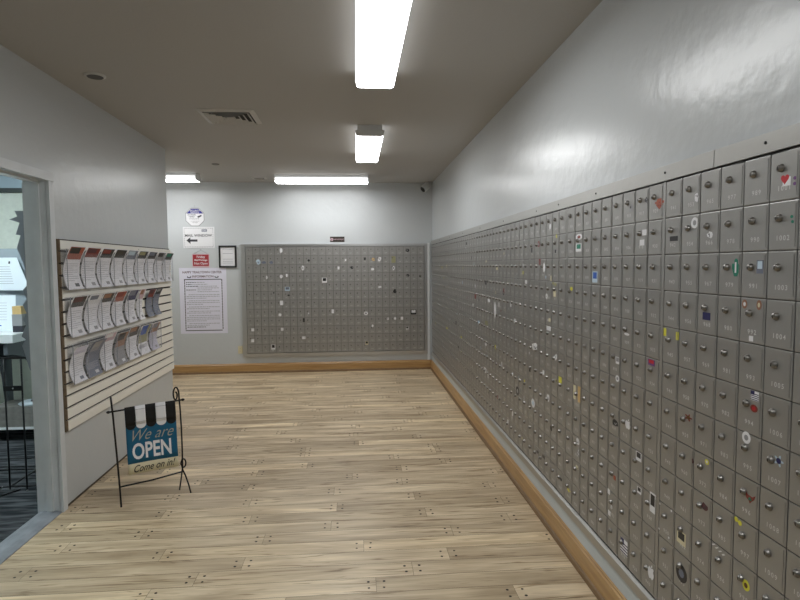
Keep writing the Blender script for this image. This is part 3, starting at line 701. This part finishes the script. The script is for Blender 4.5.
b.prism([(.03,.005),(.085,.03),(.095,.015),(.05,-.012)], .004, .0048, 2)
b.text('ALL ACTIVITIES ARE', 0, -.06, .013, .0046, 2); b.text('RECORDED', 0, -.08, .013, .0046, 2)
b.obj('notice_board', [cm('white'), cm('royal'), cm('ink')], r)
b = MB(); b.tube([(0, R, .003), (.0, .155, .003)], .0012, 6); b.lathe([(.004, 0), (.004, .005)], (0, .157, 0), 8); b.obj('hanger', M_lock, r)
# mail window sign
b = MB(); w, h = .433, .298
b.box((-w/2, -h/2, 0), (w/2, h/2, .004), 0)
for i in range(17):
    x = -w/2+.03+i*(w-.06)/16
    b.box((x-.004, h/2-.023, .004), (x+.004, h/2-.015, .0046), 1); b.box((x-.004, -h/2+.013, .004), (x+.004, -h/2+.021, .0046), 1)
for i in range(10):
    y = -h/2+.03+i*(h-.06)/9
    b.box((-w/2+.014, y-.004, .004), (-w/2+.021, y+.004, .0046), 1); b.box((w/2-.025, y-.004, .004), (w/2-.018, y+.004, .0046), 1)
b.text('MAIL WINDOW', -.005, .027, .050, .0048, 1, sx=1.04, thick=.016)
b.prism([(-.172,-.042),(-.115,-.090),(-.120,-.058),(-.02,-.058),(-.02,-.027),(-.120,-.027),(-.115,.006)], .004, .0048, 1)
b.box((.04, .082, .004), (.115, .116, .0046), 2); b.text('MAIL', .0775, .099, .028, .0049, 0)
o = b.obj('mail_window_sign', [cm('white'), cm('ink'), cm('slate')], None, BW(-2.198, 1.949, .001)); tag(o, 'white mail window sign with a black arrow pointing left', 'sign')
# red sign on a string
r = thing('hanging_sign', 'red sign hanging on a string above the long poster', 'sign', None, BW(-2.18, 1.622, .001))
b = MB(); w, h = .236, .195
b.box((-w/2, -h/2, 0), (w/2, h/2, .005), 0); b.box((-w/2+.008, -h/2+.022, .005), (w/2-.008, h/2-.012, .0056), 1)
b.text('Friday', 0, .052, .048, .006, 2, thick=.014); b.text('Mail/Package', 0, .008, .035, .006, 2, thick=.02); b.text('Not Open', 0, -.040, .044, .006, 2, thick=.016)
b.obj('sign_board', [cm('pink'), cm('darkred'), cm('white')], r)
b = MB(); b.tube([(-.10, h/2-.004, .004), (.005, h/2+.055, .006), (.10, h/2-.004, .004)], .0015, 6); b.obj('string', cm('ink'), r)
b = MB(); b.lathe([(.005, 0), (.005, .010)], (.005, h/2+.057, 0), 8); b.obj('nail', cm('ink'), r)
# framed certificate
r = thing('picture_frame', 'black framed notice hanging just left of the end wall mailboxes', 'frame', None, BW(-1.805, 1.678, .001))
w, h = .245, .312
b = MB()
for a, c in (((-w/2, -h/2), (w/2, -h/2+.022)), ((-w/2, h/2-.022), (w/2, h/2)), ((-w/2, -h/2+.022), (-w/2+.022, h/2-.022)), ((w/2-.022, -h/2+.022), (w/2, h/2-.022))): b.box((*a, 0), (*c, .018))
b.obj('frame_border', mat('frame_black', (.012, .012, .014), .3), r)
b = MB(); b.box((-w/2+.02, -h/2+.02, .002), (w/2-.02, h/2-.02, .006), 0)
for z in (.10, .04, -.04, -.07, -.095): b.box((-.07, z, .006), (.07, z+.006, .0063), 1)
b.obj('notice_sheet', [cm('white'), M_greyprint], r)
# long poster
b = MB(); w, h = .655, .938
b.box((-w/2, -h/2, 0), (w/2, h/2, .0012), 0)
zf = .0014
b.text('HAPPY TRAILTOWN CENTER', -.01, .405, .045, zf, 2, sx=.92, thick=.02); b.text('INFORMATION', 0, .345, .044, zf, 2, thick=.016)
for s in (-1, 1):
    pts = [(s*.19+.03*math.cos(a*PI/6), .34+.016*math.sin(a*PI/6)) for a in range(12)]
    b.prism(pts, .0012, zf, 1); b.prism([(s*.19+(x-s*.19)*.6, .346+(y-.34)*.6) for x, y in pts], zf, zf+.0002, 0)
def dash(x0, y0, x1, y1, n):
    for i in range(n):
        a = i/n; c = a+.55/n
        xa, ya, xb, yb = x0+(x1-x0)*a, y0+(y1-y0)*a, x0+(x1-x0)*c, y0+(y1-y0)*c
        b.box((min(xa,xb)-.006, min(ya,yb)-.006, .0012), (max(xa,xb)+.006, max(ya,yb)+.006, zf), 1)
dash(-.255, .305, .262, .305, 20); dash(-.255, -.425, .262, -.425, 20); dash(-.255, .30, -.255, -.42, 19); dash(.262, .30, .262, -.42, 19)
rp = random.Random(4)
def line(y, x0, x1, dark):
    x = x0
    while x < x1:
        l = rp.uniform(.012, .04); e = min(x+l, x1)
        b.box((x, y-.0052, .0012), (e, y+.0052, zf), 1 if dark else 3); x = e+.007
for y, x0, x1, d in ((.262,-.235,-.10,1),(.262,-.09,.02,0),(.235,-.235,-.16,1),(.235,-.15,.06,0),(.207,-.235,-.06,1),(.207,-.05,.2,0),(.182,-.08,.22,0),(.155,-.235,-.10,1),(.155,-.08,.12,0),(.130,-.08,.22,0)): line(y, x0, x1, d)
y = .088
for n in (3, 3, 2, 2, 4, 2):
    for i in range(n):
        line(y, -.235+(.03 if i == 0 else 0), .225 if i < n-1 else rp.uniform(-.05, .15), 0); y -= .0255
    y -= .011
line(-.375, -.235, .03, 1)
o = b.obj('information_sign', [mat('print_paleviolet', (.76, .75, .86), .5), cm('ink'), cm('maroon'), M_greyprint], None, BW(-2.16, 1.052, .001)); tag(o, 'long white text poster with dashed border on the end wall', 'poster')
# small no smoking plate
b = MB(); b.box((-.1035, -.0385, 0), (.1035, .0385, .004), 0)
b.text('NO SMOKING', .026, -.002, .027, .0044, 1, sx=.82)
b.prism([(-.078+.022*math.cos(a*PI/6), -.002+.022*math.sin(a*PI/6)) for a in range(12)], .004, .0044, 1); b.prism([(-.078+.014*math.cos(a*PI/6), -.002+.014*math.sin(a*PI/6)) for a in range(12)], .0044, .0047, 0)
b.box((-.094, -.005, .0047), (-.062, .001, .005), 1)
o = b.obj('no_smoking_sign', [cm('darkbrown'), cm('pink')], None, BW(-.2515, 1.916, .001)); tag(o, 'small brown no smoking plate above the end wall mailboxes', 'sign')
# outlet
r = thing('wall_outlet', 'ivory wall outlet beside the lower corner of the mailbox frame', 'outlet', None, BW(-1.6625, .337, 0))
b = MB(); b.prism([(-.033,-.055),(.033,-.055),(.033,.055),(-.033,.055)], 0, .005); b.obj('cover_plate', cm('cream'), r)
for z in (-.022, .022):
    b = MB(); b.prism([(.014*math.cos(a*PI/8), z+.016*math.sin(a*PI/8)) for a in range(16)], .005, .008, 0)
    for x in (-.005, .005): b.box((x-.001, z-.004, .008), (x+.001, z+.005, .0083), 1)
    b.obj('socket', [cm('cream'), cm('ink')], r)

# ------------------------------------------------------------------ slatwall with brochures on the side wall
UX = (math.tan(-.0124), 1, 0)
SY0, SY1, SZ0, SZ1 = 3.678, 5.865, .484, 1.720
SWM = frame((lx(SY0), SY0, SZ0), UX)
r = thing('slatwall_panel', 'cream slatwall display panel on the side wall beside the doorway', 'display panel', None, SWM)
L_ = SY1-SY0; HH = SZ1-SZ0; ns = 16; sp = HH/ns
b = MB(); b.box((0, 0, 0), (L_, HH, .008), 1)
for i in range(ns): b.box((0, i*sp+.008, .008), (L_, (i+1)*sp-.008, .022), 0)
b.obj('panel', [M_slat, M_groove], r)
b = MB()
for i in range(ns): b.box((-.004, i*sp+.004, .0), (0, (i+1)*sp-.004, .022), 0)
b.box((-.004, 0, 0), (0, HH, .008)); b.obj('panel_edge', M_mdf, r)
b = MB(); b.lathe([(.004, .022), (.004, .025)], (1.32, HH-.03, 0), 8); b.obj('screw', M_lock, r)

OUT = .022
def rack(label, z, u0, widths, h):
    t = thing('brochure_holder', label, 'brochure holder', None, SWM @ T((0, z-SZ0, OUT)))
    u1 = u0+sum(widths)
    b = MB(); b.box((u0, 0, .036), (u1, h, .0385)); b.obj('front_pane', M_clear, t)
    b = MB(); b.box((u0, -.002, 0), (u1, 0, .0385)); b.box((u0, 0, 0), (u1, h*1.0, .002)); b.obj('back_pane', M_clear, t)
    u = u0
    ME = mat('acrylic_edge', (.30, .31, .34), .3)
    for i in range(len(widths)+1):
        b = MB(); b.box((u-.0012, 0, .002), (u+.0012, h, .036), 0); b.box((u-.002, 0, .0360), (u+.002, h, .0392), 1)
        b.obj('divider', [M_clear, ME], t)
        if i < len(widths): u += widths[i]
    return t
def flyer(label, z, u, w, h, head, headh, curl, belly, foot='ink', img=None, body='paper', lean=0.0):
    """a sheet standing in a pocket: bottom out, belly back, top drooping forward"""
    N = 14; b = MB(); t0 = .0012
    def pr(t):
        o = .001+.030*((.42-t)/.42)**2 if t < .42 else .001+curl*.55*((t-.42)/.58)**1.7
        o = o*belly + .001
        zz = h*t
        return o, zz
    def strip(ta, tb, ua, ub, lift, mi, n):
        vs = []; fs = []
        for i in range(n+1):
            t = ta+(tb-ta)*i/n; o, zz = pr(t); k = lean*t
            vs += [(ua+k, zz, o+lift), (ub+k, zz, o+lift), (ua+k, zz, o+lift-t0), (ub+k, zz, o+lift-t0)]
        for i in range(n):
            a = i*4; fs += [(a, a+1, a+5, a+4), (a+2, a+6, a+7, a+3), (a, a+4, a+6, a+2), (a+1, a+3, a+7, a+5)]
        fs += [(0, 2, 3, 1), (n*4, n*4+1, n*4+3, n*4+2)]
        b.add(vs, fs, mi, False)
    strip(0, 1, 0, w, 0, 0, N)
    strip(1-headh, .985, .012, w-.012, .0008, 1, 5)
    if img: strip(1-headh*.55, .97, .02, w*.7, .0013, 4, 3)
    strip(.06, .14, w*.55, w*.8, .0008, 2, 1)
    for i in range(9):
        t = .2+i*(1-headh-.26)/9
        strip(t, t+.010, .02, w*(.9 if i % 3 else .6), .0006, 3, 1)
    ms = [M_paper if body == 'paper' else mat('sheet_'+body, CMAP[body], .5), cm(head), cm(foot), M_greyprint, cm(img or 'grey')]
    o = b.obj('flyer', ms, None, SWM @ T((u, z-SZ0, OUT+.003))); tag(o, label, 'flyer', None)
    return o
PITCH = .2365
rack('upper clear brochure holder row on the slatwall, nine pockets wide', 1.395, -.0, [PITCH]*9, .262)
rack('middle clear brochure holder row on the slatwall', 1.088, .02, [.235, .213, .231, .253, .239], .262)
rack('lower clear brochure holder row on the slatwall', .782, .026, [.203, .257, .22, .234, .25, .279, .243], .262)
z = 1.397
tops = [('orange', 'white flyer with an orange and black heading, first in the upper row', 'black', .30),
        ('rust', 'white flyer with a dark red heading, second in the upper row', 'maroon', .24),
        ('black', 'white flyer with a black heading, third in the upper row', 'rust', .24),
        ('black', 'white flyer with a plain black heading, fourth in the upper row', 'darkbrown', .23),
        ('slate', 'flyer with a blue oval emblem on its heading, fifth in the upper row', 'paleblue', .26),
        ('black', 'white flyer with a black and olive heading, sixth in the upper row', 'olive', .23),
        ('black', 'white flyer with a black and grey heading, seventh in the upper row', 'slate', .23),
        ('grey', 'white flyer with a grey triangular picture, eighth in the upper row', 'black', .28),
        ('black', 'white flyer with a black and green heading, last in the upper row', 'green', .24)]
for i, (c, lab, im, hh) in enumerate(tops):
    flyer(lab, z, i*PITCH+.010, .212, .278, c, hh, .100, 1.0, 'grey' if i else 'black', im)
mids = [('black', 'white flyer with a black picture, first in the middle row', 'maroon', .27),
        ('white', 'white flyer with a small blue and brown photo, second in the middle row', 'slate', .26),
        ('darkbrown', 'white flyer with a brown and gold picture, third in the middle row', 'copper', .26),
        ('orange', 'white flyer with an orange and grey picture, fourth in the middle row', 'rust', .30),
        ('navy', 'white flyer with a navy picture, fifth in the middle row', 'slate', .32)]
us = [.03, .262, .475, .706, .960]
for (c, lab, im, hh), u in zip(mids, us):
    flyer(lab, 1.090, u, .20, .262, c, hh, .095, 1.0, 'grey', im)
flyer('white flyer with a pinkish picture at the end of the middle row', 1.090, 1.205, .13, .262, 'pink', .33, .085, 1.0, 'grey', 'copper')
flyer('grey brochure with a dark red top beside the white flyers', 1.095, 1.42, .16, .245, 'rust', .30, .09, 1.0, 'grey', 'maroon', 'slate')
flyer('grey brochure with a black top, last in the middle row', 1.095, 1.60, .16, .245, 'black', .22, .09, 1.0, 'grey', 'grey', 'slate')
flyer('white flyer with faint print, first in the lower row', .785, .035, .185, .235, 'paper' if False else 'lilac', .20, .085, 1.0, 'slate')
flyer('dark grey leaning magazine, second in the lower row', .785, .245, .20, .245, 'slate', .55, .10, 1.1, 'white', 'grey', 'slate', .03)
flyer('white flyer with reddish print, third in the lower row', .785, .485, .20, .270, 'pink', .22, .09, 1.0, 'grey', 'white')
flyer('brown and grey photo magazine, fourth in the lower row', .785, .715, .20, .245, 'copper', .45, .07, 1.1, 'white', 'black', 'grey', .02)
flyer('white flyer with a tall portrait photo heading in the lower row', .785, .955, .22, .265, 'darkbrown', .30, .08, 1.0, 'grey', 'copper')
flyer('olive and royal blue brochure in the lower row', .785, 1.205, .23, .255, 'olive', .62, .09, 1.0, 'white', 'blue')
flyer('pale brochure with a brown photo, last in the lower row', .785, 1.475, .20, .245, 'copper', .35, .09, 1.0, 'grey', 'slate', 'lilac')

# ------------------------------------------------------------------ OPEN flag on a wire stand
SO = Vector((-1.51, 3.617, 0)); SD = Vector((.84018, .54230, 0))
SM = frame(SO, SD)          # local x along the stand, y up, z towards the camera side
r = thing('sign_stand', 'black wire easel stand holding the open flag on the wooden floor', 'sign stand', None, SM)
def tb(name, pts, rad=.0045, seg=8): b = MB(); b.tube(pts, rad*1.15, seg); return b.obj(name, M_wire, r)
tb('upright', [(-.004, .004, .0), (-.008, .13, 0), (-.018, .35, 0), (-.032, .62, 0), (-.040, .724, 0)], .0052)
def spiral(cx, cy, rx, ry, a0, turns, z=0, n=26, shrink=.75):
    return [(cx+rx*(1-shrink*i/n)*math.cos(a0+turns*2*PI*i/n), cy+ry*(1-shrink*i/n)*math.sin(a0+turns*2*PI*i/n), z) for i in range(n+1)]
tb('upright', [(.383, .17, .0), (.384, .30, 0), (.383, .45, 0), (.378, .60, 0), (.374, .66, 0)] + spiral(.353, .680, .021, .058, 0, 1.3), .0048)
tb('leg', [(.417, .004, .052), (.409, .06, .035), (.396, .12, .012), (.384, .155, 0), (.378, .19, 0)] + spiral(.390, .200, .018, .035, PI, -.95, 0, 18, .35), .0045)
tb('leg', [(.372, .004, -.052), (.378, .07, -.035), (.381, .14, -.010), (.383, .18, 0)], .0045)
tb('crossbar', [(-.010, .136, 0), (.19, .135, 0), (.383, .146, 0)], .0048)
tb('flag_rod', [(-.056, .629, .0), (.16, .632, .0), (.40, .640, .0)], .0048)
b = MB(); b.lathe([(.004, -.012), (.009, -.004), (.009, .004), (.003, .012)], (0,0,0), 10); b.obj('finial', M_wire, r, T((-.056, .629, 0)) @ Matrix.Rotation(PI/2, 4, 'Y'))
b = MB(); b.lathe([(.004, -.012), (.009, -.004), (.009, .004), (.003, .012)], (0,0,0), 10); b.obj('finial', M_wire, r, T((.398, .640, 0)) @ Matrix.Rotation(PI/2, 4, 'Y'))
# the flag: local frame on the same plane, slightly wavy cloth
fr = thing('open_flag', 'blue open flag with black and white awning stripes, hung on the wire stand', 'flag', None, SM)
def wav(x, y): return .0075+.004*math.sin(x*20+1)+.003*math.sin(y*14)
FL, FR = .043, .354
def fx(u, y): return FL-.010+(FR-FL)*u+.012*(.63-y)/.44      # leans a little like in the photo
def sheet(b, u0, u1, y0, y1, lift, mi, nx=10, ny=8, th=.0012):
    vs = []; fs = []
    for j in range(ny+1):
        for i in range(nx+1):
            u = u0+(u1-u0)*i/nx; y = y0+(y1-y0)*j/ny-.020*(u-.0)*0; x = fx(u, y); yy = y+slope(u, y); w = wav(x, y)+lift
            vs.append((x, yy, w)); vs.append((x, yy, w-th))
    def ix(i, j, k): return (j*(nx+1)+i)*2+k
    for j in range(ny):
        for i in range(nx):
            fs.append((ix(i,j,0), ix(i+1,j,0), ix(i+1,j+1,0), ix(i,j+1,0))); fs.append((ix(i,j,1), ix(i,j+1,1), ix(i+1,j+1,1), ix(i+1,j,1)))
    for i in range(nx): fs.append((ix(i,0,0), ix(i,0,1), ix(i+1,0,1), ix(i+1,0,0))); fs.append((ix(i,ny,0), ix(i+1,ny,0), ix(i+1,ny,1), ix(i,ny,1)))
    for j in range(ny): fs.append((ix(0,j,0), ix(0,j+1,0), ix(0,j+1,1), ix(0,j,1))); fs.append((ix(nx,j,0), ix(nx,j,1), ix(nx,j+1,1), ix(nx,j+1,0)))
    b.add(vs, fs, mi, True)
def slope(u, y): return (.63-y)*(-.045)*u*.6
TEAL = mat('flag_teal', (.008, .125, .25), .75); BLK = mat('flag_black', (.006, .006, .007), .8); WHT = mat('flag_white', (.88, .89, .94), .8); SAND = mat('flag_sand', (.74, .68, .47), .8); LINE = mat('flag_line', (.42, .42, .36), .8)
def ftext(b, s, u, y, size, mi, shear=0, thick=0, sx=1.0, lift=.0022, rot=0.0):
    vs, fs = glyphs(s, shear, 'CENTER', thick); o = []
    c, q = math.cos(rot), math.sin(rot)
    for v in vs:
        dx = (v[0]*sx*c-v[1]*q)*size; yy = y+(v[0]*sx*q+v[1]*c)*size; x = fx(u, yy)+dx; uu = (x-FL)/(FR-FL)
        o.append((x, yy+slope(uu, yy), wav(x, yy)+lift))
    b.add(o, fs, mi)
b = MB()
sheet(b, 0, 1, .272, .64, 0, 0); sheet(b, 0, 1, .205, .272, 0, 1, 10, 2)
ftext(b, 'OPEN', .49, .343, .143, 2, 0, .024, .66); ftext(b, 'We are', .47, .450, .104, 3, .5, -.006, .84); ftext(b, 'Come on in!', .49, .237, .064, 4, .5, .006, .78, rot=.03)
b.obj('cloth', [TEAL, SAND, WHT, LINE, BLK], fr)
for k in range(5):
    b = MB(); u0, u1 = k*.2+.001, (k+1)*.2-.001
    sheet(b, u0, u1, .525, .647, .004, 0, 6, 4)
    # scalloped end
    uc = (u0+u1)/2; n = 10; vs = []; lowy = .525
    for lift in (.004, .0028):
        for i in range(n+1):
            a = PI+PI*i/n; u = uc+(u1-u0)/2*math.cos(a); y = lowy+.028*math.sin(a); x = fx(u, y); vs.append((x, y+slope(u, y), wav(x, y)+lift))
    b.add(vs, [tuple(range(n+1)), tuple(range(2*n+1, n, -1))] + [(i, n+1+i, n+2+i, i+1) for i in range(n)], 0)
    if k % 2: # stitched lines on the white stripes
        sheet(b, u0, u1, .540, .5425, .0046, 1, 4, 1); sheet(b, u0, u1, .622, .6245, .0046, 1, 4, 1)
    o = b.obj('awning_stripe', [WHT if k % 2 else BLK, M_greyprint], fr)

# ------------------------------------------------------------------ things behind the doorway
# stepped rack on the inner face of the side wall
IX = lx(3.8)-WT
b = MB()
prof_ = [(0, 1.90), (.150, 1.90), (.135, 1.865), (.185, 1.845), (.122, 1.825), (.150, 1.75), (.120, 1.745), (.148, 1.665), (.115, 1.58), (.10, 1.50), (.083, 1.44), (.122, 1.40), (.105, 1.34), (.128, 1.30), (.108, 1.25), (.130, 1.21), (.115, 1.17), (.145, 1.10), (.120, 1.08), (.145, 1.04), (.104, .88), (.0, .80)]
poly = [(IX-x, z) for x, z in prof_]
b.extr(poly, 1, 3.74, 3.765, 0)
b.extr(poly, 1, 4.28, 4.30, 0)
for (x, z) in ((.11, 1.885), (.115, 1.74), (.112, 1.65), (.10, 1.38), (.105, 1.27), (.11, 1.16), (.115, 1.05)): b.box((IX-x, 3.765, z-.012), (IX-.004, 4.28, z), 0)
o = b.obj('tiered_rack', mat('rack_grey', (.26, .275, .30), .4)); tag(o, 'grey stepped rack with a jagged side seen behind the door frame', 'rack')
# counter
r = thing('service_counter', 'white topped service counter behind the doorway', 'counter', None, T((-3.25, 5.2, 0)))
b = MB(); b.prism([(-.75, -.28), (.36, -.28), (.36, .30), (-.75, .30)], .905, .975); b.obj('counter_top', M_white, r)
MC = mat('counter_grey', (.11, .125, .14), .5)
for x in (-.02, .27):
    pts = [(.28, .905), (-.26, .905), (-.26, .80)] + [(-.26+.44*math.sin(a*PI/16)*1.0, .80-.30*(1-math.cos(a*PI/16))*1.0) for a in range(1, 9)] + [(.22, .12), (.28, .12)]
    b = MB(); b.extr(pts, 0, x, x+.035); b.obj('bracket', MC, r)
b = MB(); b.box((-.75, .24, .70), (.36, .28, .905)); b.obj('apron', MC, r)
b = MB(); b.box((-.75, -.09, .11), (.60, .30, .13)); b.obj('lower_shelf', M_white, r)
for x in (-.73, .56):
    b = MB(); b.box((x, -.07, 0), (x+.03, .28, .11)); b.obj('foot', MC, r)
# cardboard flats
MCB = mat('cardboard', (.20, .19, .175), .9, var=(14, .2))
for i in range(3):
    b = MB(); b.box((-.22+.008*i, -.08+.006*i, 0), (.26+.01*i, .22, .058))
    o = b.obj('cardboard_bundle', MCB, None, T((-3.02, 5.20, .1305+.0595*i)))
    tag(o, ['lowest', 'middle', 'topmost'][i] + ' of the flat cardboard bundles under the counter', 'cardboard', 'cardboard bundles under the counter')
r = thing('bag', 'pale plastic bag lying on the cardboard under the counter', 'bag', None, T((-2.93, 5.25, .309)))
b = MB(); b.lathe([(.11, 0), (.12, .012), (.08, .03), (.03, .038)], (0,0,0), 12); b.obj('bag_body', mat('bag_plastic', (.55, .62, .68), .3), r)
b = MB(); b.box((-.05, -.03, 0), (.06, .03, .012)); b.obj('bag_label', cm('ink'), r, T((.06, -.03, .030)))
# notices standing on the counter
def sheet_stand(label, x, y, z, w, h, tilt, cut, mk):
    b = MB()
    p = [(-w/2, 0), (w/2, 0), (w/2, h*.28), (w/2-cut, h), (-w/2, h)] if cut else [(-w/2, 0), (w/2, 0), (w/2, h), (-w/2, h)]
    b.prism(p, 0, .002, 0)
    mk(b)
    o = b.obj('notice_sheet', [mat('bright_paper', (.80, .86, .92), .5), M_greyprint, cm('ink'), cm('blue')], None, frame((x, y, z), (1, -.12, 0)) @ Matrix.Rotation(-tilt, 4, 'X')); tag(o, label, 'notice')
def mk1(b):
    for i in range(8): b.box((-.15, .06+i*.022, .002), (.04-.01*i*.5, .064+i*.022, .0023), 1)
    b.prism([(-.01,.245),(.006,.24),(.010,.262),(-.004,.27)], .002, .0024, 2)
def mk2(b):
    for i in range(7): b.box((-.16, .10+i*.025, .002), (.10, .103+i*.025, .0023), 1)
    b.box((-.12, .045, .002), (.05, .055, .0024), 3)
sheet_stand('upper white notice with a slanted edge behind the doorway', -3.15, 5.36, 1.335, .32, .30, .05, .09, mk1)
sheet_stand('lower white notice leaning at the counter behind the doorway', -3.20, 5.22, .977, .36, .32, .06, 0, mk2)
b = MB(); b.box((-.22, 0, 0), (.22, .02, .74)); b.box((-.22, -.10, 0), (.22, .02, .012)); b.box((-.22, -.03, .366), (.22, 0, .376))
o = b.obj('display_board', mat('board_grey', (.33, .38, .42), .5), None, T((-3.16, 5.40, .976))); tag(o, 'grey display board standing on the counter behind the notices', 'display board')
for i, (c, w) in enumerate((('tan', .075), ('grey', .085), ('ink', .08))):
    b = MB(); b.box((-w/2, -.05, 0), (w/2, .05, (.07, .10, .055)[i]))
    o = b.obj('small_box', cm(c), None, T((-2.955, 5.16+.0*i, .977+(.157, .056, 0)[i]))); tag(o, ('tan', 'grey', 'black')[i]+' small box in the stack on the counter end', 'box', 'small boxes stacked on the counter')
# wire rack near the doorway
r = thing('wire_rack', 'black wire rack standing just inside the doorway', 'wire rack', None, T((-2.285, 3.97, 0)))
def wr(name, pts, rad=.006): b = MB(); b.tube(pts, rad, 8); return b.obj(name, M_wire, r)
for x in (0, -.112, -.30, -.412): wr('upright', [(x, 0, .012), (x, 0, .925)])
for x in (.055, -.46): wr('side_frame', [(x, .34, .012), (x, .34, .90), (x-.0, .33, .955), (x-.0, .02, .965), (x-.0, .0, .93)])
wr('top_rail', [(-.46, 0, .925), (.055, 0, .925)], .007); wr('base_rail', [(-.46, 0, .03), (.055, 0, .03)]); wr('base_rail', [(-.46, .34, .03), (.055, .34, .03)])
for x in (-.46, -.112, .055): wr('base_rail', [(x, 0, .03), (x, .34, .03)])
for z in (.10, .16): wr('shelf_wire', [(-.46, .20, z), (.055, .20, z)], .004)
wr('foot', [(-.05, .0, .006), (-.12, -.10, .006), (-.16, -.12, .012), (-.16, 0, .03)], .005)
b = MB(); b.box((-.118, -.008, .70), (.004, -.002, .735), 0); b.lathe([(.006, 0), (.004, .003)], (0,0,0), 8, 1); k = 16; b.v[-k:] = [(-.056+v[0], -.008-v[2], .718+v[1]) for v in b.v[-k:]]
b.obj('price_plate', [M_wire, cm('white')], r)

# ------------------------------------------------------------------ camera and view
cam = bpy.data.cameras.new('camera'); cam.sensor_width = 36; cam.lens = 557.2/800*36; cam.clip_start = .05
co = bpy.data.objects.new('camera', cam); COL.objects.link(co)
fw = Vector((.07955869, .99485892, -.06265893)); rt = Vector((.99674966, -.0801939, -.00768479)); up = rt.cross(fw)
co.matrix_world = Matrix(((rt.x, up.x, -fw.x, 0), (rt.y, up.y, -fw.y, 0), (rt.z, up.z, -fw.z, 1.5388), (0,0,0,1)))
SC.camera = co
w = bpy.data.worlds.new('world'); SC.world = w; w.use_nodes = True
w.node_tree.nodes['Background'].inputs[0].default_value = (.6, .7, .8, 1); w.node_tree.nodes['Background'].inputs[1].default_value = .0
SC.view_settings.view_transform = 'Standard'; SC.view_settings.look = 'None'; SC.view_settings.gamma = 1; SC.view_settings.exposure = EXPO
SC.view_settings.use_curve_mapping = False
